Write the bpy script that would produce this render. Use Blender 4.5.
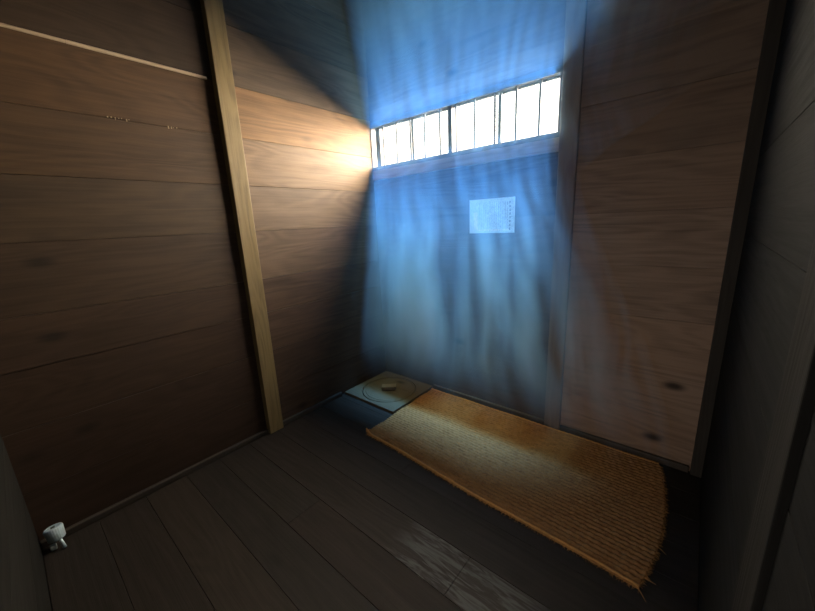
import bpy, bmesh, math, random
from mathutils import Vector, Matrix, noise as mnoise

for _o in list(bpy.data.objects):
    bpy.data.objects.remove(_o)
S = bpy.context.scene
COL = S.collection
random.seed(7)

# ------------------------------------------------------------------ camera
cam_data = bpy.data.cameras.new('camera')
cam = bpy.data.objects.new('camera', cam_data)
COL.objects.link(cam)
cam_data.sensor_fit = 'HORIZONTAL'
cam_data.sensor_width = 36.0
cam_data.lens = 345.5 / 815.0 * 36.0
cam_data.clip_start = 0.01
_X = Vector((0.7652699, -0.1162686, 0.6331221))
_Y = Vector((0.6421545, 0.2062160, -0.7383174))
_Z = Vector((-0.0447168, 0.9715743, 0.2324733))
cam.matrix_world = Matrix((
    (_X[0], _X[1], _X[2], 2.370),
    (_Y[0], _Y[1], _Y[2], -2.371),
    (_Z[0], _Z[1], _Z[2], 1.500),
    (0, 0, 0, 1)))
S.camera = cam

# ------------------------------------------------------------------ world: bright hazy daylight outside the cell
W = bpy.data.worlds.new('daylight')
S.world = W
W.use_nodes = True
wn, wl = W.node_tree.nodes, W.node_tree.links
wn.clear()
w_out = wn.new('ShaderNodeOutputWorld')
w_bg = wn.new('ShaderNodeBackground')
w_bg.inputs['Color'].default_value = (1.0, 0.95, 0.86, 1)
w_bg.inputs['Strength'].default_value = 3.0
wl.new(w_bg.outputs[0], w_out.inputs['Surface'])

# bright open sky outside, above the eye line of the window: enters inwards and down through the opening
ld = bpy.data.lights.new('window_daylight', 'AREA')
ld.shape = 'RECTANGLE'
ld.size = 4.4
ld.size_y = 2.7
ld.energy = 5000.0
ld.color = (1.0, 0.87, 0.68)
lo = bpy.data.objects.new('window_daylight', ld)
COL.objects.link(lo)
lo.location = (0.83, 0.78, 3.18)
lo.rotation_euler = (math.radians(-76), 0, 0)
S.cycles.volume_bounces = 2
# portal for an added opening behind the camera that fills the back wall
pd = bpy.data.lights.new('fill_opening_portal', 'AREA')
pd.shape = 'RECTANGLE'
pd.size, pd.size_y = 0.54, 1.9
pd.cycles.is_portal = True
po = bpy.data.objects.new('fill_opening_portal', pd)
COL.objects.link(po)
po.location = (1.81, -2.53, 0.95)
po.rotation_euler = (math.radians(90), 0, 0)
pd2 = bpy.data.lights.new('window_portal', 'AREA')
pd2.shape = 'RECTANGLE'
pd2.size, pd2.size_y = 1.62, 0.36
pd2.cycles.is_portal = True
po2 = bpy.data.objects.new('window_portal', pd2)
COL.objects.link(po2)
po2.location = (0.82, 0.10, 2.165)
po2.rotation_euler = (math.radians(-90), 0, 0)
# added blue lamps at the window, aimed down and up to light the veil
for _nm, _z, _rx, _en, _sp in (('veil_fill_down', 2.03, -3, 13.0, 36), ('veil_fill_up', 2.30, -170, 21.0, 125)):
    l2 = bpy.data.lights.new(_nm, 'AREA')
    l2.shape = 'RECTANGLE'
    l2.size, l2.size_y, l2.energy = 1.54, 0.05, _en
    l2.color = (0.24, 0.57, 1.0)
    l2.spread = math.radians(_sp)
    o2 = bpy.data.objects.new(_nm, l2)
    COL.objects.link(o2)
    o2.location = (0.83, -0.072, _z)
    o2.rotation_euler = (math.radians(_rx), 0, 0)

S.view_settings.view_transform = 'Standard'
S.view_settings.look = 'None'
S.view_settings.exposure = 0.0
S.view_settings.gamma = 1.0
S.view_settings.use_curve_mapping = False

# ------------------------------------------------------------------ node helpers
def new_mat(name):
    m = bpy.data.materials.new(name)
    m.use_nodes = True
    nt = m.node_tree
    nt.nodes.clear()
    return m, nt

def mk(nt, typ, **kw):
    n = nt.nodes.new(typ)
    for k, v in kw.items():
        setattr(n, k, v)
    return n

def setin(nt, sock, v):
    if isinstance(v, bpy.types.NodeSocket):
        nt.links.new(v, sock)
    else:
        sock.default_value = v

def M_(nt, op, a, b=None, c=None, clamp=False):
    n = mk(nt, 'ShaderNodeMath', operation=op, use_clamp=clamp)
    setin(nt, n.inputs[0], a)
    if b is not None:
        setin(nt, n.inputs[1], b)
    if c is not None:
        setin(nt, n.inputs[2], c)
    return n.outputs[0]

def VM(nt, op, a, b):
    n = mk(nt, 'ShaderNodeVectorMath', operation=op)
    setin(nt, n.inputs[0], a)
    setin(nt, n.inputs[1], b)
    return n.outputs[0]

def MR(nt, v, a, b, c, d, smooth=False):
    n = mk(nt, 'ShaderNodeMapRange')
    n.interpolation_type = 'SMOOTHSTEP' if smooth else 'LINEAR'
    n.clamp = True
    setin(nt, n.inputs['Value'], v)
    for k, x in zip(('From Min', 'From Max', 'To Min', 'To Max'), (a, b, c, d)):
        setin(nt, n.inputs[k], x)
    return n.outputs['Result']

def NZ(nt, vec, scale, detail=3.0, rough=0.55, dist=0.0):
    n = mk(nt, 'ShaderNodeTexNoise')
    nt.links.new(vec, n.inputs['Vector'])
    n.inputs['Scale'].default_value = scale
    n.inputs['Detail'].default_value = detail
    n.inputs['Roughness'].default_value = rough
    n.inputs['Distortion'].default_value = dist
    return n.outputs['Fac']

def MIX(nt, fac, a, b, mode='MIX'):
    n = mk(nt, 'ShaderNodeMix', data_type='RGBA', blend_type=mode)
    setin(nt, n.inputs[0], fac)
    setin(nt, n.inputs[6], a if isinstance(a, bpy.types.NodeSocket) else (*a, 1))
    setin(nt, n.inputs[7], b if isinstance(b, bpy.types.NodeSocket) else (*b, 1))
    return n.outputs[2]

def finish(nt, color, rough, bump_h=None, bump_s=0.3, bump_d=0.01, spec=0.4, metal=0.0):
    b = mk(nt, 'ShaderNodeBsdfPrincipled')
    setin(nt, b.inputs['Base Color'], color if isinstance(color, bpy.types.NodeSocket) else (*color, 1))
    setin(nt, b.inputs['Roughness'], rough)
    b.inputs['Specular IOR Level'].default_value = spec
    b.inputs['Metallic'].default_value = metal
    if bump_h is not None:
        bp = mk(nt, 'ShaderNodeBump')
        bp.inputs['Strength'].default_value = bump_s
        bp.inputs['Distance'].default_value = bump_d
        nt.links.new(bump_h, bp.inputs['Height'])
        nt.links.new(bp.outputs[0], b.inputs['Normal'])
    o = mk(nt, 'ShaderNodeOutputMaterial')
    nt.links.new(b.outputs[0], o.inputs['Surface'])

def wood(name, axis, dark, light, rough=0.6, knots=0.7, contrast=1.0, bump=0.35, worn=None, spec=0.35):
    """Planed timber whose grain runs along one axis; every board gets its own piece of grain
    and its own tone, on some walls with light or shade in it (colour attribute 'tone')."""
    m, nt = new_mat(name)
    tc = mk(nt, 'ShaderNodeTexCoord')
    geo = mk(nt, 'ShaderNodeNewGeometry')
    rnd = geo.outputs['Random Per Island']
    comb = mk(nt, 'ShaderNodeCombineXYZ')
    nt.links.new(M_(nt, 'MULTIPLY', rnd, 31.7), comb.inputs[0])
    nt.links.new(M_(nt, 'MULTIPLY', rnd, 17.3), comb.inputs[1])
    nt.links.new(M_(nt, 'MULTIPLY', rnd, 53.1), comb.inputs[2])
    p = VM(nt, 'ADD', tc.outputs['Object'], comb.outputs[0])
    def st(a, c):
        return VM(nt, 'MULTIPLY', p, tuple(a if i == axis else c for i in range(3)))
    warp = NZ(nt, st(1.0, 3.0), 1.3, 2.0)
    # long growth-ring figure: rings of a stretched distance field
    ring = NZ(nt, st(0.55, 4.2), 1.0, 1.5, 0.5, 0.4)
    rings = M_(nt, 'SINE', M_(nt, 'MULTIPLY', M_(nt, 'ADD', ring, M_(nt, 'MULTIPLY', warp, 0.25)), 95.0))
    rings = MR(nt, rings, -1, 1, 0, 1)
    fib = NZ(nt, st(2.0, 85.0), 1.0, 4.0, 0.7)
    fib2 = NZ(nt, st(1.3, 26.0), 1.0, 3.0, 0.65, 0.3)
    fib = M_(nt, 'ADD', M_(nt, 'MULTIPLY', fib, 0.55), M_(nt, 'MULTIPLY', fib2, 0.45))
    fine = NZ(nt, st(5.0, 260.0), 1.0, 2.0, 0.6)
    blot = NZ(nt, st(1.1, 3.0), 1.6, 3.0, 0.6)
    v = M_(nt, 'ADD', M_(nt, 'MULTIPLY', rings, 0.13 * contrast), M_(nt, 'MULTIPLY', fib, 0.75 * contrast))
    v = M_(nt, 'ADD', v, M_(nt, 'MULTIPLY', blot, 0.55))
    v = MR(nt, v, 0.30, 1.05, 0.0, 1.0)
    col = MIX(nt, v, dark, light)
    # knots
    if knots > 0:
        vo = mk(nt, 'ShaderNodeTexVoronoi')
        nt.links.new(st(2.1, 4.4), vo.inputs['Vector'])
        vo.inputs['Scale'].default_value = 1.0
        k = MR(nt, vo.outputs['Distance'], 0.03, 0.17, 1.0, 0.0, True)
        sel = mk(nt, 'ShaderNodeSeparateColor')
        nt.links.new(vo.outputs['Color'], sel.inputs[0])
        gate = MR(nt, sel.outputs[0], 0.45, 0.5, 0.0, knots)
        k = M_(nt, 'MULTIPLY', k, gate)
        col = MIX(nt, k, col, tuple(c * 0.35 for c in dark))
    at = mk(nt, 'ShaderNodeAttribute', attribute_name='tone')
    col = MIX(nt, 1.0, col, at.outputs['Color'], 'MULTIPLY')
    if worn is not None:
        wz = NZ(nt, st(1.6, 3.4), 1.4, 4.0, 0.65)
        col = MIX(nt, MR(nt, wz, 0.55, 0.75, 0.0, 0.55, True), col, worn)
    h = M_(nt, 'ADD', M_(nt, 'MULTIPLY', fib, 0.6), M_(nt, 'ADD', M_(nt, 'MULTIPLY', fine, 0.25), M_(nt, 'MULTIPLY', rings, 0.12)))
    rr = MR(nt, fib, 0.3, 0.7, rough + 0.08, rough - 0.08)
    finish(nt, col, rr, h, bump, 0.006, spec)
    return m

# ------------------------------------------------------------------ mesh helpers
def obj(name, bm, mat, parent=None, smooth=False, bevel=0.0):
    me = bpy.data.meshes.new(name)
    bmesh.ops.recalc_face_normals(bm, faces=bm.faces)
    bm.to_mesh(me)
    bm.free()
    if 'tone' not in me.color_attributes:
        ca = me.color_attributes.new('tone', 'FLOAT_COLOR', 'CORNER')
        for d in ca.data:
            d.color = (1, 1, 1, 1)
    if mat is not None:
        me.materials.append(mat)
    if smooth:
        for p in me.polygons:
            p.use_smooth = True
    o = bpy.data.objects.new(name, me)
    COL.objects.link(o)
    if parent is not None:
        o.parent = parent
        o.matrix_parent_inverse = Matrix.Translation(parent.location).inverted() if parent.type == 'EMPTY' else Matrix()
    if bevel > 0:
        b = o.modifiers.new('bevel', 'BEVEL')
        b.width = bevel
        b.segments = 2
        b.limit_method = 'ANGLE'
    return o

def tone_layer(bm):
    l = bm.loops.layers.float_color.get('tone')
    return l or bm.loops.layers.float_color.new('tone')

def box(bm, x0, x1, y0, y1, z0, z1, tone=(1, 1, 1), wob=0.0):
    l = tone_layer(bm)
    vs = []
    for x in (x0, x1):
        for y in (y0, y1):
            for z in (z0, z1):
                vs.append(bm.verts.new((x, y, z)))
    q = [(0, 1, 3, 2), (4, 6, 7, 5), (0, 4, 5, 1), (2, 3, 7, 6), (0, 2, 6, 4), (1, 5, 7, 3)]
    for f in q:
        fc = bm.faces.new([vs[i] for i in f])
        for lp in fc.loops:
            lp[l] = (*tone, 1)
    return vs

def tube(bm, pts, r, n=8, caps=True):
    pts = [Vector(p) for p in pts]
    rs = r if isinstance(r, (list, tuple)) else [r] * len(pts)
    rings = []
    up = Vector((0.13, 0.31, 0.94)).normalized()
    for i, p in enumerate(pts):
        t = (pts[min(i + 1, len(pts) - 1)] - pts[max(i - 1, 0)]).normalized()
        u = up if abs(t.dot(up)) < 0.95 else Vector((1, 0, 0))
        a = t.cross(u).normalized()
        b = t.cross(a)
        rings.append([bm.verts.new(p + (a * math.cos(2 * math.pi * k / n) + b * math.sin(2 * math.pi * k / n)) * rs[i]) for k in range(n)])
    for r0, r1 in zip(rings, rings[1:]):
        for k in range(n):
            bm.faces.new((r0[k], r0[(k + 1) % n], r1[(k + 1) % n], r1[k]))
    if caps:
        bm.faces.new(rings[0][::-1])
        bm.faces.new(rings[-1])

def lathe(bm, prof, n=48, mtx=None, rfun=None):
    rings = []
    for (r, z) in prof:
        if r < 1e-6:
            v = bm.verts.new((0, 0, z))
            rings.append([v])
        else:
            rings.append([bm.verts.new((r * (rfun(k / n, z) if rfun else 1) * math.cos(2 * math.pi * k / n),
                                        r * (rfun(k / n, z) if rfun else 1) * math.sin(2 * math.pi * k / n), z)) for k in range(n)])
    for a, b in zip(rings, rings[1:]):
        for k in range(n):
            k2 = (k + 1) % n
            if len(a) == 1 and len(b) > 1:
                bm.faces.new((a[0], b[k], b[k2]))
            elif len(b) == 1 and len(a) > 1:
                bm.faces.new((a[k], a[k2], b[0]))
            elif len(a) > 1:
                bm.faces.new((a[k], a[k2], b[k2], b[k]))
    if mtx is not None:
        bmesh.ops.transform(bm, matrix=mtx, verts=[v for r in rings for v in r])

def empty(name, loc, label=None, cat=None, group=None, kind=None):
    o = bpy.data.objects.new(name, None)
    COL.objects.link(o)
    o.location = loc
    return tag(o, label, cat, group, kind)

def tag(o, label=None, cat=None, group=None, kind=None):
    if label: o['label'] = label
    if cat: o['category'] = cat
    if group: o['group'] = group
    if kind: o['kind'] = kind
    return o

def struct(o, label, cat):
    return tag(o, label, cat, None, 'structure')

# ------------------------------------------------------------------ materials
m_left = wood('left_wall_boards', 1, (0.040, 0.0255, 0.0160), (0.135, 0.087, 0.053), 0.62, 0.75, 1.35)
m_back = wood('back_wall_boards', 0, (0.080, 0.049, 0.034), (0.310, 0.205, 0.148), 0.72, 0.95, 1.5)
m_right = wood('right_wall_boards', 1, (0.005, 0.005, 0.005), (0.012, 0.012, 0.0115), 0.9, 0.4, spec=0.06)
m_post = wood('post_timber', 2, (0.042, 0.029, 0.013), (0.175, 0.124, 0.053), 0.6, 0.45, 1.7)
m_trim = wood('dark_trim_timber', 1, (0.016, 0.012, 0.0095), (0.045, 0.035, 0.028), 0.6, 0.0)
m_trimx = wood('back_trim_timber', 0, (0.035, 0.025, 0.019), (0.10, 0.072, 0.053), 0.6, 0.0)
m_floor = wood('floor_boards', 0, (0.0105, 0.0078, 0.0060), (0.027, 0.021, 0.0165), 0.66, 0.3, 1.0, 0.45, None, 0.18)
m_ceil = wood('ceiling_boards', 0, (0.05, 0.04, 0.035), (0.12, 0.10, 0.085), 0.7, 0.3)
m_lid = wood('weathered_lid_wood', 0, (0.016, 0.012, 0.007), (0.10, 0.078, 0.050), 0.85, 0.6, 2.2, 0.7, (0.030, 0.022, 0.013), 0.1)
m_frame = wood('window_timber', 0, (0.035, 0.031, 0.028), (0.075, 0.068, 0.062), 0.55, 0.0)
m_bamboo = wood('pale_lath_timber', 1, (0.26, 0.19, 0.12), (0.52, 0.40, 0.26), 0.5, 0.0)

def simple(name, c, rough=0.5, metal=0.0, spec=0.5):
    m, nt = new_mat(name)
    tc = mk(nt, 'ShaderNodeTexCoord')
    n = NZ(nt, tc.outputs['Object'], 60.0, 3.0)
    col = MIX(nt, MR(nt, n, 0.3, 0.7, 0, 1), tuple(x * 0.82 for x in c), tuple(min(1, x * 1.12) for x in c))
    finish(nt, col, rough, n, 0.1, 0.002, spec, metal)
    return m

m_metal = simple('silver_metal', (0.42, 0.53, 0.57), 0.42, 0.2)
m_black = simple('black_slot', (0.01, 0.01, 0.01), 0.6)
m_paper = simple('paper', (0.46, 0.45, 0.43), 0.8)
m_ink = simple('grey_ink', (0.16, 0.16, 0.17), 0.8)
m_ink_title = simple('dark_ink', (0.10, 0.10, 0.11), 0.8)
m_stain = simple('print_tan', (0.62, 0.50, 0.40), 0.8)

# glass
m_glass, nt = new_mat('window_glass')
tr = mk(nt, 'ShaderNodeBsdfTransparent')
gl = mk(nt, 'ShaderNodeBsdfGlossy')
gl.inputs['Roughness'].default_value = 0.02
mx = mk(nt, 'ShaderNodeMixShader')
mx.inputs[0].default_value = 0.05
nt.links.new(tr.outputs[0], mx.inputs[1])
nt.links.new(gl.outputs[0], mx.inputs[2])
o_ = mk(nt, 'ShaderNodeOutputMaterial')
nt.links.new(mx.outputs[0], o_.inputs['Surface'])

# ------------------------------------------------------------------ room dimensions
LX, RX, FY, CZ = 0.0, 2.52, -2.52, 3.45
SEAMS = [0.0, 0.30, 0.62, 0.91, 1.158, 1.49, 1.787, 2.082, 2.385, 2.72, 3.06, CZ]
G = 0.0016          # half gap between boards

def tone(r, base=1.0, amp=0.16, warm=0.05):
    k = base * (1 + r.uniform(-amp, amp))
    w = r.uniform(-warm, warm)
    return (k * (1 + w), k, k * (1 - w))

rr = random.Random(3)
# left wall: boards between corner and post, and from the post to the near corner
bm = bmesh.new()
box(bm, -0.16, -0.032, FY - 0.16, 0.16, -0.05, CZ + 0.1, (0.15, 0.13, 0.12))
far_tones = {0: (0.42, 0.36, 0.35), 1: (0.46, 0.41, 0.40), 2: (0.54, 0.48, 0.47), 3: (0.62, 0.57, 0.56),  # wood hue plus painted fall-off of the window light, brightest at window height
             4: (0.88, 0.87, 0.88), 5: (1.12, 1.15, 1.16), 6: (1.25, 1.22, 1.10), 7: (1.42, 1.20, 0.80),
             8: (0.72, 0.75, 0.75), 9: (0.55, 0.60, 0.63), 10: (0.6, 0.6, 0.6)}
near_tones = {0: (0.27, 0.22, 0.21), 1: (0.30, 0.25, 0.24), 2: (0.34, 0.29, 0.27), 3: (0.38, 0.33, 0.31), 4: (0.41, 0.37, 0.34),  # same boards toned darker, shade away from the window put into the colour
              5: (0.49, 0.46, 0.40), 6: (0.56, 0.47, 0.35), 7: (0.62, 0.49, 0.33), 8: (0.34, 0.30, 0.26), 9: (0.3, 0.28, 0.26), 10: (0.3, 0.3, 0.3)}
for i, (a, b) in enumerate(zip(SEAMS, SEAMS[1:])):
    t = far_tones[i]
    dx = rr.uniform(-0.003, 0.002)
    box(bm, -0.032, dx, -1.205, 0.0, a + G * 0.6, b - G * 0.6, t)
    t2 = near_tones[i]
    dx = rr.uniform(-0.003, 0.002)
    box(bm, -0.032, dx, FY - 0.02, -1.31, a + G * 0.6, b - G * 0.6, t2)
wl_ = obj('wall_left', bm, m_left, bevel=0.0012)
struct(wl_, 'wall of wide horizontal brown boards catching the window light', 'wall')

# pale scuff marks along two board seams
m_scuff = simple('pale_scuff', (0.36, 0.27, 0.17), 0.8)
bm = bmesh.new()
rs = random.Random(21)
for y0, z0, n_, sp in ((-1.86, 2.083, 7, 0.10), (-1.595, 2.078, 4, 0.05)):
    for k in range(n_):
        y = y0 + sp * k / n_ + rs.uniform(-0.004, 0.004)
        w = rs.uniform(0.0025, 0.006)
        box(bm, 0.0, 0.0032, y, y + w, z0 + rs.uniform(-0.005, 0.003), z0 + rs.uniform(0.005, 0.009))
sc_ = obj('scuff_marks', bm, m_scuff, wl_)
sc_['kind'] = 'stuff'

# left wall post
bm = bmesh.new()
box(bm, -0.03, 0.05, -1.312, -1.203, 0.0, CZ)
struct(obj('trim_1', bm, m_post, bevel=0.004), 'pale square post dividing the left board wall', 'post')

# back wall with the window opening
WX0, WX1, WZ0, WZ1 = 0.0, 1.63, 1.965, 2.365
bm = bmesh.new()
dk = (0.2, 0.18, 0.17)
box(bm, -0.16, RX + 0.16, 0.032, 0.15, -0.05, WZ0, dk)
box(bm, -0.16, RX + 0.16, 0.032, 0.15, WZ1, CZ + 0.1, dk)
box(bm, -0.16, -0.001, 0.032, 0.15, WZ0, WZ1, dk)
box(bm, WX1, RX + 0.16, 0.032, 0.15, WZ0, WZ1, dk)
BS = [0.0, 0.30, 0.60, 0.90, 1.20, 1.504, 1.803]
for i, (a, b) in enumerate(zip(BS + [1.885, 2.365, 2.70], BS[1:] + [1.885, WZ0, 2.70, CZ])):
    if a >= 1.88 and a < 2.3:
        continue
    rr.random()
    box(bm, 0.0, 1.632, 0.0, 0.032, a + G * 0.04, b - G * 0.04, tone(rr, 0.28, 0.08))  # boards around the window toned dark to hold down the lamp light
for i, (a, b) in enumerate(zip(BS + [2.105, 2.40, 2.70], BS[1:] + [2.105, 2.40, 2.70, CZ])):
    base = 1.0 if b < 1.9 else 0.78
    box(bm, 1.725, 2.47, rr.uniform(-0.002, 0.003), 0.032, a + G * 0.5, b - G * 0.5, tone(rr, base, 0.10))
struct(obj('wall_back', bm, m_back), 'board wall with the high barred window', 'wall')

bm = bmesh.new()
box(bm, 1.628, 1.735, -0.022, 0.03, 0.0, CZ)
m_post2 = wood('back_post_timber', 2, (0.085, 0.055, 0.038), (0.22, 0.15, 0.10), 0.6, 0.4, 1.1)
struct(obj('trim_2', bm, m_post2, bevel=0.004), 'flat upright post right of the window', 'post')
bm = bmesh.new()
box(bm, 2.468, RX + 0.02, -0.030, 0.03, 0.0, CZ)
m_post3 = wood('corner_post_timber', 2, (0.025, 0.021, 0.018), (0.065, 0.055, 0.047), 0.8, 0.2, 1.0, spec=0.1)
struct(obj('trim_3', bm, m_post3, bevel=0.004), 'narrow dark post in the right corner', 'post')
bm = bmesh.new()
box(bm, 0.0, 1.630, -0.012, 0.03, 1.888, 1.967)
struct(obj('trim_4', bm, m_back, bevel=0.003), 'flat rail running below the barred window', 'rail')

# right wall
bm = bmesh.new()
box(bm, RX + 0.03, RX + 0.16, FY - 0.16, 0.16, -0.05, CZ + 0.1, (0.3, 0.3, 0.3))
RS = [0.0, 0.36, 0.70, 1.04, 1.38, 1.72, 2.06, 2.40, 2.72, 3.06, CZ]
for a, b in zip(RS, RS[1:]):
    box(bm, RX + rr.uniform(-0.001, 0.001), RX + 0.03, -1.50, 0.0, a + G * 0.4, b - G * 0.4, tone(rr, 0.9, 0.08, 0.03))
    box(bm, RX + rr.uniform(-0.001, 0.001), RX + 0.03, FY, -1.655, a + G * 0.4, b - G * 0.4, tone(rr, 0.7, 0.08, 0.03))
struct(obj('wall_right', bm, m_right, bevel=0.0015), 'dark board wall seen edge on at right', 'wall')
bm = bmesh.new()
box(bm, RX - 0.012, RX + 0.03, -1.652, -1.503, 0.0, CZ)
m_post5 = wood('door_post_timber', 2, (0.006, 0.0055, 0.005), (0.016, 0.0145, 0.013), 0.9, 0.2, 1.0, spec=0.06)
struct(obj('trim_5', bm, m_post5, bevel=0.003), 'upright dark board on the right wall', 'post')

# front wall (behind the camera; its foot shows bottom left)
bm = bmesh.new()
DX0, DX1, DZ0, DZ1 = 1.54, 2.08, 0.0, 1.9       # added unseen opening behind the camera, lets in light for the back wall
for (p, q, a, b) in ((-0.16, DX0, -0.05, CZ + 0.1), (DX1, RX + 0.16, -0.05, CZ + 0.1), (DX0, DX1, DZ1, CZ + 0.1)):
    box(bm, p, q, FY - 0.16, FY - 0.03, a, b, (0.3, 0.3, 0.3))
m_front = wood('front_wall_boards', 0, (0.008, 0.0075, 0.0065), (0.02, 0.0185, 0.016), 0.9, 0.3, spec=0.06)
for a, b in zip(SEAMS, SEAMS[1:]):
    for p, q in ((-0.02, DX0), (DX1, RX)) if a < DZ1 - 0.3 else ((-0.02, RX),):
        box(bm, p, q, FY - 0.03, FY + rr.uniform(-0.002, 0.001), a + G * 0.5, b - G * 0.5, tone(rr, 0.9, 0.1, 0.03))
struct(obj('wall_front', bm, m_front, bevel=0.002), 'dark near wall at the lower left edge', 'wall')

# ceiling
bm = bmesh.new()
box(bm, -0.16, RX + 0.16, FY - 0.16, 0.16, CZ + 0.03, CZ + 0.15, (0.4, 0.4, 0.4))
y = FY
while y < -0.01:
    box(bm, 0.0, RX, y + G * 0.5, min(y + 0.28, 0.0) - G * 0.5, CZ + rr.uniform(-0.002, 0.001), CZ + 0.03, tone(rr, 0.9, 0.1))
    y += 0.28
struct(obj('ceiling', bm, m_ceil, bevel=0.002), 'board ceiling above the cell', 'ceiling')

# floor: boards parallel to the back wall, some in two lengths
bm = bmesh.new()
box(bm, -0.16, RX + 0.16, FY - 0.16, 0.16, -0.16, -0.03, (0.3, 0.3, 0.3))
FS = [0.0, -0.20, -0.41, -0.62, -0.825, -1.033, -1.255, -1.468, -1.675, -1.875, -2.09, -2.302, FY]
cuts = {6: [1.722], 7: [0.88], 2: [1.4], 9: [2.05], 4: [1.1], 5: []}
tn = {6: [(1.05, 1.02, 1.0), (1.35, 1.42, 1.42)], 7: [(0.92, 0.95, 0.95), (0.88, 0.80, 0.76)]}
for i, (a, b) in enumerate(zip(FS, FS[1:])):
    xs = [0.0] + cuts.get(i, []) + [RX]
    for k, (p, q) in enumerate(zip(xs, xs[1:])):
        t = tn[i][k] if i in tn else tone(rr, 1.0, 0.13, 0.04)
        box(bm, p + G * 0.35, q - G * 0.35, b + G * 0.55, a - G * 0.55, -0.03, rr.uniform(-0.0018, 0.0), t)
# worn pale patch with raised grain on the board near the middle of the floor
fl = obj('floor', bm, m_floor, bevel=0.0022)
struct(fl, 'dark worn floorboards', 'floor')
nt = m_floor.node_tree
bs = [n for n in nt.nodes if n.type == 'BSDF_PRINCIPLED'][0]
src = bs.inputs['Base Color'].links[0].from_socket
tc = mk(nt, 'ShaderNodeTexCoord')
sep = mk(nt, 'ShaderNodeSeparateXYZ')
nt.links.new(tc.outputs['Object'], sep.inputs[0])
ax = MR(nt, sep.outputs[0], 1.33, 1.52, 0, 1, True)
bx = MR(nt, sep.outputs[0], 1.95, 2.12, 1, 0, True)
ay = MR(nt, sep.outputs[1], -1.468, -1.4675, 0, 1)
by = MR(nt, sep.outputs[1], -1.2555, -1.255, 1, 0)
mask = M_(nt, 'MULTIPLY', M_(nt, 'MULTIPLY', ax, bx), M_(nt, 'MULTIPLY', ay, by))
gv = VM(nt, 'MULTIPLY', tc.outputs['Object'], (3.0, 22.0, 1.0))
gr = NZ(nt, gv, 1.6, 3.0, 0.6, 1.6)
gmask = M_(nt, 'MULTIPLY', mask, MR(nt, gr, 0.42, 0.62, 0.1, 0.95, True))
nt.links.new(MIX(nt, gmask, src, (0.075, 0.075, 0.071)), bs.inputs['Base Color'])

# baseboards
bm = bmesh.new()
box(bm, 0.0, 0.028, FY, -1.314, 0.0, 0.034)
box(bm, 0.0, 0.028, -1.201, -0.60, 0.0, 0.034)
struct(obj('baseboard_left', bm, m_trim, bevel=0.004), 'low dark strip along the foot of the left wall', 'baseboard')
bm = bmesh.new()
box(bm, 0.62, 1.626, -0.022, 0.0, 0.0, 0.04)
box(bm, 1.737, 2.460, -0.022, 0.0, 0.0, 0.04)
struct(obj('baseboard_back', bm, m_trimx, bevel=0.004), 'low strip along the foot of the back wall', 'baseboard')

# ------------------------------------------------------------------ window
win = empty('window_1', (0.83, 0.03, 2.0), 'high strip window with upright bars and white sky behind', 'window', None, 'structure')
bm = bmesh.new()
box(bm, 0.001, 1.629, -0.006, 0.07, 1.967, 2.000)            # sill
box(bm, 0.001, 1.629, -0.006, 0.07, 2.322, 2.364)            # head
box(bm, 0.001, 0.007, -0.006, 0.07, 2.000, 2.322)            # jambs
box(bm, 1.610, 1.629, -0.006, 0.07, 2.000, 2.322)
box(bm, 0.811, 0.847, 0.002, 0.07, 2.000, 2.322)             # middle post
obj('frame', bm, m_frame, win, bevel=0.002)
for (x0, x1, sl, sr, yy) in ((0.033, 0.466, 0.053, 0.020, 0.024), (0.448, 0.811, 0.006, 0.006, 0.038),
                             (0.847, 1.228, 0.004, 0.024, 0.024), (1.212, 1.610, 0.014, 0.004, 0.038)):
    bm = bmesh.new()
    box(bm, x0, x0 + sl, yy, yy + 0.012, 2.000, 2.322)
    box(bm, x1 - sr, x1, yy, yy + 0.012, 2.000, 2.322)
    box(bm, x0 + sl, x1 - sr, yy, yy + 0.012, 2.000, 2.008)
    box(bm, x0 + sl, x1 - sr, yy, yy + 0.012, 2.308, 2.322)
    so = obj('sash', bm, m_frame, win, bevel=0.001)
    bm = bmesh.new()
    box(bm, x0 + sl, x1 - sr, yy + 0.004, yy + 0.008, 2.008, 2.308)
    obj('pane', bm, m_glass, so)
for x in (0.143, 0.296, 0.446, 0.591, 0.737, 0.881, 1.036, 1.188, 1.339, 1.492):
    bm = bmesh.new()
    box(bm, x - 0.0072, x + 0.0072, 0.006, 0.018, 2.000, 2.322)
    obj('bar', bm, m_frame, win)

# ------------------------------------------------------------------ lath on the left wall (two lengths butted together)
bm = bmesh.new()
def half_round(bm, y0, y1, z, r, x0=-0.001):
    n = 8
    rings = []
    for y in (y0, y1):
        rings.append([bm.verts.new((x0 + r * 1.1 * math.sin(math.pi * k / n), y, z + r * math.cos(math.pi * k / n))) for k in range(n + 1)])
    for k in range(n):
        bm.faces.new((rings[0][k], rings[0][k + 1], rings[1][k + 1], rings[1][k]))
    bm.faces.new((rings[0][0], rings[1][0], rings[1][n], rings[0][n]))
    bm.faces.new(rings[0])
    bm.faces.new(rings[1][::-1])
half_round(bm, FY + 0.002, -1.955, 2.388, 0.0075)
rail_a = obj('wall_lath', bm, m_bamboo)
tag(rail_a, 'thin lath on the left wall, dimmer length running to the left edge', 'lath', 'laths along the left wall seam')
bm = bmesh.new()
half_round(bm, -1.953, -1.345, 2.388, 0.0085)
rail_b = obj('wall_lath', bm, m_bamboo)
tag(rail_b, 'thin bright lath on the left wall, length ending near the pale post', 'lath', 'laths along the left wall seam')

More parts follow.
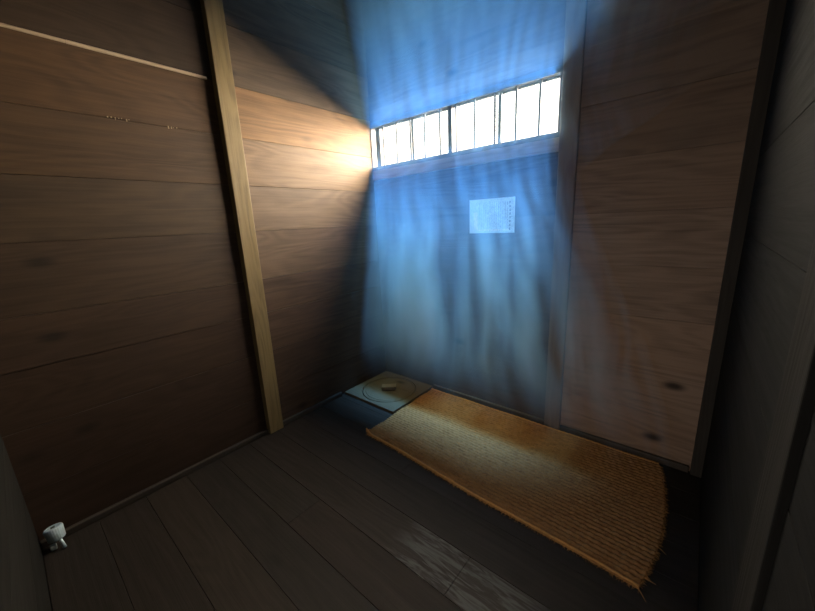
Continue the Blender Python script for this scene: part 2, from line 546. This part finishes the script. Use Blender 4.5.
# ------------------------------------------------------------------ square wooden cover with round lid in the corner
cov = empty('toilet_cover', (0.315, -0.285, 0.0), 'square weathered wooden cover with round lid in the back left corner', 'toilet cover')
bm = bmesh.new()
n = 64
x0, x1, y0, y1, H = 0.016, 0.612, -0.562, -0.008, 0.022
cx, cy, R0 = 0.315, -0.288, 0.247
ringt, ringb, sq_t, sq_b = [], [], [], []
for k in range(n):
    a = 2 * math.pi * k / n
    c, s = math.cos(a), math.sin(a)
    ringt.append(bm.verts.new((cx + R0 * c, cy + R0 * s, H)))
    ringb.append(bm.verts.new((cx + R0 * c, cy + R0 * s, 0.001)))
    sc = min(((x1 - cx) if c > 0 else (cx - x0)) / max(abs(c), 1e-6), ((y1 - cy) if s > 0 else (cy - y0)) / max(abs(s), 1e-6))
    px, py = cx + sc * c, cy + sc * s
    # snap the sample nearest each corner
    sq_t.append(bm.verts.new((px, py, H)))
    sq_b.append(bm.verts.new((px, py, 0.001)))
for qx, qy in ((x0, y0), (x0, y1), (x1, y0), (x1, y1)):
    k = min(range(n), key=lambda k: (sq_t[k].co.x - qx) ** 2 + (sq_t[k].co.y - qy) ** 2)
    sq_t[k].co.x = sq_b[k].co.x = qx
    sq_t[k].co.y = sq_b[k].co.y = qy
for k in range(n):
    j = (k + 1) % n
    bm.faces.new((ringt[k], ringt[j], sq_t[j], sq_t[k]))
    bm.faces.new((sq_t[k], sq_t[j], sq_b[j], sq_b[k]))
    bm.faces.new((ringt[j], ringt[k], ringb[k], ringb[j]))
    bm.faces.new((ringb[k], ringb[j], sq_b[j], sq_b[k]))
obj('base_board', bm, m_lid, cov)
bm = bmesh.new()
lathe(bm, [(0, 0.002), (0.240, 0.002), (0.240, 0.020), (0.236, 0.024), (0.226, 0.0245), (0.223, 0.021), (0.214, 0.021), (0.211, 0.0245), (0, 0.0245)],
      64, Matrix.Translation((cx, cy, 0)))
lid = obj('round_lid', bm, m_lid, cov)
bm = bmesh.new()
hm = Matrix.Translation((cx + 0.01, cy - 0.01, 0)) @ Matrix.Rotation(math.radians(40), 4, 'Z')
vs = box(bm, -0.066, 0.066, -0.034, 0.034, 0.0245, 0.064)
for v in vs:
    if v.co.z < 0.03:
        v.co.x *= 0.8
        v.co.y *= 0.7
bmesh.ops.transform(bm, matrix=hm, verts=bm.verts)
m_grip = wood('worn_handle_wood', 0, (0.10, 0.08, 0.055), (0.21, 0.17, 0.12), 0.75, 0.0)
obj('handle', bm, m_grip, lid, bevel=0.005)

# ------------------------------------------------------------------ woven straw mat
m_mat, nt = new_mat('straw_weave')
tc = mk(nt, 'ShaderNodeTexCoord')
sepm = mk(nt, 'ShaderNodeSeparateXYZ')
nt.links.new(tc.outputs['Object'], sepm.inputs[0])
PIT = 0.0165
n1 = NZ(nt, VM(nt, 'MULTIPLY', tc.outputs['Object'], (14.0, 60.0, 10.0)), 1.0, 4.0, 0.7)
n2 = NZ(nt, tc.outputs['Object'], 2.2, 3.0, 0.6)
n3 = NZ(nt, VM(nt, 'MULTIPLY', tc.outputs['Object'], (160.0, 220.0, 40.0)), 1.0, 2.0, 0.6)
col = MIX(nt, MR(nt, n1, 0.3, 0.7, 0, 1), (0.135, 0.058, 0.018), (0.37, 0.172, 0.058))
col = MIX(nt, MR(nt, n3, 0.35, 0.7, 0, 0.6), col, (0.46, 0.235, 0.088))
col = MIX(nt, MR(nt, n2, 0.4, 0.75, 0, 0.4), col, (0.25, 0.10, 0.023))
finish(nt, col, 0.75, n3, 0.5, 0.003, 0.25)

def mat_edge(u, v):
    """u 0..1 along the length, v 0..1 from the wall towards the room"""
    xl = 0.622 + 0.010 * v + 0.004 * math.sin(v * 19)
    xr = 2.322 + 0.055 * math.sin(math.pi * min(1, v * 1.02)) ** 0.8 + 0.012 * v
    x = xl + (xr - xl) * u
    yt = -0.046 - 0.002 * math.sin(u * 23)
    yb = -0.880 - 0.084 * u + 0.006 * math.sin(u * 9)
    return x, yt + (yb - yt) * v

matE = empty('straw_mat', (1.5, -0.5, 0.0), 'long golden brown woven straw mat lying on the floorboards by the back wall', 'mat')
bm = bmesh.new()
NU, RIB, PER = 300, 35, 8
NV = RIB * PER
rm = random.Random(11)
ribz = [rm.uniform(-0.0008, 0.0008) for _ in range(RIB + 1)]
phase = [rm.uniform(0, 6.28) for _ in range(RIB + 1)]
grid = []
for j in range(NV + 1):
    v = j / NV
    row = []
    r = min(RIB - 1, j // PER)
    fr = (j % PER) / PER if j < NV else 0
    prof = abs(math.sin(math.pi * j / PER)) ** 0.8
    for i in range(NU + 1):
        u = i / NU
        x, y = mat_edge(u, v)
        # ragged short end
        if u > 0.985:
            x += 0.006 * mnoise.noise(Vector((j * 0.9, 3.1, 0)))
        tw = math.sin(i * 0.95 + phase[r])
        z = 0.0050 + 0.0115 * prof * (0.78 + 0.22 * tw) + ribz[r]
        z += 0.003 * mnoise.noise(Vector((x * 2.2, y * 3, 1.7)))
        z += 0.0015 * mnoise.noise(Vector((x * 60, y * 60, 0.7)))
        d = ((1 - v) ** 2 * 0.0 + 0)
        # curled near left corner
        cl = max(0.0, 1 - math.hypot((u) * 1.7 / 0.05, (1 - v) * 0.84 / 0.05))
        z += 0.030 * cl ** 1.2
        row.append(bm.verts.new((x, y, z)))
    grid.append(row)
for j in range(NV):
    for i in range(NU):
        bm.faces.new((grid[j][i], grid[j][i + 1], grid[j + 1][i + 1], grid[j + 1][i]))
# sides and underside
bot = {}
def low(v):
    if v not in bot:
        bot[v] = bm.verts.new((v.co.x, v.co.y, max(0.0012, v.co.z - 0.0125)))
    return bot[v]
loop = [grid[0][i] for i in range(NU)] + [grid[j][NU] for j in range(NV)] + [grid[NV][i] for i in range(NU, 0, -1)] + [grid[j][0] for j in range(NV, 0, -1)]
for a, b in zip(loop, loop[1:] + loop[:1]):
    bm.faces.new((a, b, low(b), low(a)))
bm.faces.new([low(v) for v in loop])
obj('weave', bm, m_mat, matE, smooth=True)

m_fr = simple('straw_fringe', (0.52, 0.25, 0.075), 0.75, 0, 0.25)
# selvedge cords along the two long edges
for v, nm in ((0.0, 'edge_cord'), (1.0, 'edge_cord')):
    bm = bmesh.new()
    pts = []
    for i in range(0, 121):
        u = i / 120
        x, y = mat_edge(u, v)
        z = 0.014 + 0.0012 * math.sin(i * 2.1)
        if v == 1.0 and u < 0.03:
            z += 0.030 * (1 - u / 0.03) ** 1.3
        pts.append((x, y + (0.006 if v == 1.0 else -0.002), z))
    tube(bm, pts, 0.0055, 6)
    obj(nm, bm, m_fr, matE, smooth=True)
# frayed straw ends
bm = bmesh.new()
def straw(bm, p, d, L, r):
    p = Vector(p)
    d = Vector(d).normalized()
    q = [p, p + d * L * 0.5 + Vector((0, 0, rm.uniform(-0.001, 0.002))), p + d * L + Vector((0, 0, rm.uniform(-0.004, 0.001)))]
    for w in q:
        w.z = max(0.0025, w.z)
    tube(bm, q, [r, r * 0.8, r * 0.4], 4, False)
for k in range(520):
    u = rm.random()
    x, y = mat_edge(u, 1.0)
    straw(bm, (x, y, rm.uniform(0.003, 0.012)), (rm.uniform(-0.9, 0.9), -1, rm.uniform(-0.4, 0.1)), rm.uniform(0.006, 0.020), 0.0009)
for k in range(260):
    v = rm.random()
    x, y = mat_edge(1.0, v)
    straw(bm, (x - 0.002, y, rm.uniform(0.003, 0.012)), (1, rm.uniform(-0.8, 0.8), rm.uniform(-0.4, 0.1)), rm.uniform(0.006, 0.022), 0.0010)
for k in range(90):
    u = rm.random()
    x, y = mat_edge(u, 0.0)
    straw(bm, (x, y, 0.012), (rm.uniform(-1, 1), rm.uniform(0.1, 0.6), 0.2), rm.uniform(0.006, 0.014), 0.0008)
for (v, L, dy) in ((0.71, 0.045, -0.7), (0.93, 0.045, -0.15), (0.12, 0.025, 0.3), (0.16, 0.02, 0.1)):
    x, y = mat_edge(1.0, v)
    straw(bm, (x - 0.005, y, 0.010), (1, dy, 0.0), L, 0.0016)
x, y = mat_edge(1.0, 1.0)
straw(bm, (x - 0.005, y, 0.010), (0.8, -1, 0.0), 0.055, 0.0015)
fringe = obj('fringe', bm, m_fr, matE)
fringe['kind'] = 'stuff'

# ------------------------------------------------------------------ printed notice on the back wall
ntc = empty('paper_notice', (1.178, -0.003, 1.52), 'pale rectangular paper printed with upright columns of text, pinned below the window', 'notice')
PX0, PX1, PZ0, PZ1 = 1.000, 1.354, 1.400, 1.642
bm = bmesh.new()
box(bm, PX0, PX1, -0.0065, -0.004, PZ0, PZ1)
obj('sheet', bm, m_paper, ntc)
rp = random.Random(5)
bm = bmesh.new()
yy = -0.0072
def mark(bm, x, z, w, h):
    bm.faces.new([bm.verts.new(c) for c in ((x - w, yy, z - h), (x + w, yy, z - h), (x + w, yy, z + h), (x - w, yy, z + h))])
ncol = 14
for c in range(ncol):
    x = PX0 + 0.085 + c * (0.215 / (ncol - 1))
    z = PZ1 - 0.026
    zend = PZ0 + 0.035 + rp.uniform(0, 0.05) * (c % 3 == 0)
    while z > zend:
        if rp.random() < 0.93:
            mark(bm, x, z, 0.0026, 0.0007)
            mark(bm, x + rp.uniform(-0.001, 0.001), z - 0.0025, 0.0022, 0.0006)
            mark(bm, x + rp.uniform(-0.0015, 0.0015), z - 0.0012, 0.0006, 0.0022)
        z -= 0.0078
obj('text_columns', bm, m_ink, ntc)
bm = bmesh.new()
z = PZ1 - 0.030
for g in range(8):
    x = PX1 - 0.034
    if True:
        mark(bm, x, z, 0.0075, 0.0013)
        mark(bm, x, z - 0.010, 0.0065, 0.0013)
        mark(bm, x + rp.uniform(-0.003, 0.003), z - 0.005, 0.0014, 0.0068)
        mark(bm, x + rp.uniform(-0.004, 0.004), z - 0.005, 0.004, 0.0010)
    z -= 0.0255
obj('title_column', bm, m_ink_title, ntc)
bm = bmesh.new()
yy = -0.0070
mark(bm, PX0 + 0.052, PZ0 + 0.09, 0.016, 0.062)
mark(bm, PX0 + 0.19, PZ0 + 0.022, 0.125, 0.006)
obj('tan_print', bm, m_stain, ntc)

# ------------------------------------------------------------------ small metal fixture in the near left corner
fx = empty('metal_fixture', (0.11, -2.45, 0.0), 'small silvery metal fixture with fluted head on a stem in the left floor corner', 'fixture')
tilt = Matrix.Translation((0.072, -2.462, 0.088)) @ Matrix.Rotation(math.radians(3), 4, 'X') @ Matrix.Rotation(math.radians(-13), 4, 'Y')
bm = bmesh.new()
lathe(bm, [(0, -0.040), (0.029, -0.040), (0.033, -0.036), (0.036, 0.018), (0.033, 0.024), (0.029, 0.026), (0.026, 0.023), (0, 0.023)], 96, tilt,
      lambda t, z: 1 + (0.022 * math.cos(t * 2 * math.pi * 24) if -0.028 < z < 0.02 else 0))
head = obj('head', bm, m_metal, fx, smooth=True)
bm = bmesh.new()
box(bm, -0.013, 0.010, -0.008, 0.008, 0.0225, 0.0245)
bmesh.ops.transform(bm, matrix=tilt, verts=bm.verts)
obj('slot', bm, m_black, head)
bm = bmesh.new()
tube(bm, [(0.084, -2.454, 0.058), (0.102, -2.447, 0.030), (0.110, -2.444, 0.003)], [0.0075, 0.0065, 0.008], 12)
obj('stem', bm, m_metal, fx, smooth=True)
bm = bmesh.new()
box(bm, 0.062, 0.090, -2.492, -2.468, 0.001, 0.026)
obj('foot', bm, m_metal, fx, bevel=0.005)

# ------------------------------------------------------------------ blue lens flare, shaped as a streaky volume at the window
m_flare, nt = new_mat('blue_flare_volume')
tc = mk(nt, 'ShaderNodeTexCoord')
sp = mk(nt, 'ShaderNodeSeparateXYZ')
nt.links.new(tc.outputs['Object'], sp.inputs[0])
hx, hy, hz = sp.outputs[0], sp.outputs[1], sp.outputs[2]
s_ = M_(nt, 'ABSOLUTE', M_(nt, 'SUBTRACT', hz, 2.15))
wv = mk(nt, 'ShaderNodeCombineXYZ')
nt.links.new(M_(nt, 'MULTIPLY', hx, 1.6), wv.inputs[0])
nt.links.new(M_(nt, 'MULTIPLY', hz, 1.1), wv.inputs[2])
warp = M_(nt, 'MULTIPLY', M_(nt, 'SUBTRACT', NZ(nt, wv.outputs[0], 1.0, 1.0), 0.5), 0.16)
u = M_(nt, 'DIVIDE', M_(nt, 'SUBTRACT', hx, 0.55), M_(nt, 'ADD', 1.0, M_(nt, 'MULTIPLY', s_, 0.22)))
u = M_(nt, 'ADD', u, warp)
def streak(us, zs, slant):
    c = mk(nt, 'ShaderNodeCombineXYZ')
    nt.links.new(M_(nt, 'ADD', M_(nt, 'MULTIPLY', u, us), M_(nt, 'MULTIPLY', hz, slant)), c.inputs[0])
    nt.links.new(M_(nt, 'MULTIPLY', hy, 0.6), c.inputs[1])
    nt.links.new(M_(nt, 'MULTIPLY', hz, zs), c.inputs[2])
    return NZ(nt, c.outputs[0], 1.0, 2.2, 0.5)
s1 = streak(24.0, 0.35, 0.0)
s2 = streak(10.0, 0.5, 2.6)
sm = M_(nt, 'ADD', M_(nt, 'MULTIPLY', s1, 0.58), M_(nt, 'MULTIPLY', s2, 0.42))
amp = MR(nt, hz, 0.6, 1.9, 1.0, 0.35)
st_hi = MR(nt, sm, 0.40, 0.60, 0.05, 1.8, True)
stv = M_(nt, 'ADD', M_(nt, 'MULTIPLY', st_hi, amp), M_(nt, 'SUBTRACT', 1.0, amp))
cr = mk(nt, 'ShaderNodeFloatCurve')
nt.links.new(M_(nt, 'DIVIDE', hz, 3.05, clamp=True), cr.inputs['Value'])
cv = cr.mapping.curves[0]
PTS = [(0.0, 0.0), (0.05, 0.05), (0.12, 0.35), (0.22, 0.65), (0.40, 0.58), (0.55, 0.30), (0.64, 0.16), (0.70, 0.13), (0.80, 0.30), (1.0, 0.7)]
cv.points[0].location = PTS[0]
cv.points[1].location = PTS[-1]
for p in PTS[1:-1]:
    cv.points.new(*p)
cr.mapping.update()
zp = cr.outputs[0]
r_low = MR(nt, M_(nt, 'SUBTRACT', hx, M_(nt, 'MULTIPLY', s_, 0.30)), 1.35, 1.72, 1.0, 0.35, True)
r_up = M_(nt, 'MULTIPLY', MR(nt, hx, 1.55, 1.95, 1.0, 5.0, True), MR(nt, hx, 1.72, 2.40, 1.0, 0.0, True))
r_t = MR(nt, hz, 1.72, 2.05, 0.0, 1.0, True)
redge = M_(nt, 'ADD', M_(nt, 'MULTIPLY', r_low, M_(nt, 'SUBTRACT', 1.0, r_t)), M_(nt, 'MULTIPLY', r_up, r_t))
q_ = M_(nt, 'DIVIDE', M_(nt, 'MULTIPLY', hy, -1.0), M_(nt, 'ADD', 0.06, M_(nt, 'MULTIPLY', s_, 0.18)))
fade = MR(nt, q_, 0.68, 1.0, 1.0, 0.0, True)
dens = M_(nt, 'MULTIPLY', M_(nt, 'MULTIPLY', M_(nt, 'MULTIPLY', stv, zp), fade), M_(nt, 'MULTIPLY', redge, 4.6))
vs_ = mk(nt, 'ShaderNodeVolumeScatter')
vs_.inputs['Color'].default_value = (0.34, 0.63, 1.0, 1)
vs_.inputs['Anisotropy'].default_value = 0.0
nt.links.new(dens, vs_.inputs['Density'])
o_ = mk(nt, 'ShaderNodeOutputMaterial')
nt.links.new(vs_.outputs[0], o_.inputs['Volume'])

bm = bmesh.new()
rows = []
def xr_(z):
    pts = [(0.0, 2.40), (0.35, 2.33), (0.75, 2.19), (1.15, 1.99), (1.42, 1.87), (1.70, 1.755), (1.80, 1.80), (2.0, 2.15), (2.2, 2.38), (3.5, 2.40)]
    for (a, p), (b, q) in zip(pts, pts[1:]):
        if a <= z <= b:
            return p + (q - p) * (z - a) / (b - a)
    return pts[-1][1]
for k in range(31):
    z = 0.075 + (3.44 - 0.075) * k / 30
    d = 0.06 + 0.18 * abs(z - 2.15)
    xr = xr_(z)
    rows.append([bm.verts.new(c) for c in ((0.006, -0.02, z), (0.006, -d, z), (xr, -d, z), (xr, -0.02, z))])
for a, b in zip(rows, rows[1:]):
    for k in range(4):
        bm.faces.new((a[k], a[(k + 1) % 4], b[(k + 1) % 4], b[k]))
bm.faces.new(rows[0])
bm.faces.new(rows[-1][::-1])
hz_o = obj('flare_veil', bm, m_flare)
tag(hz_o, 'streaky blue lens flare shaped as a volume in front of the barred window wall', 'haze', None, 'stuff')
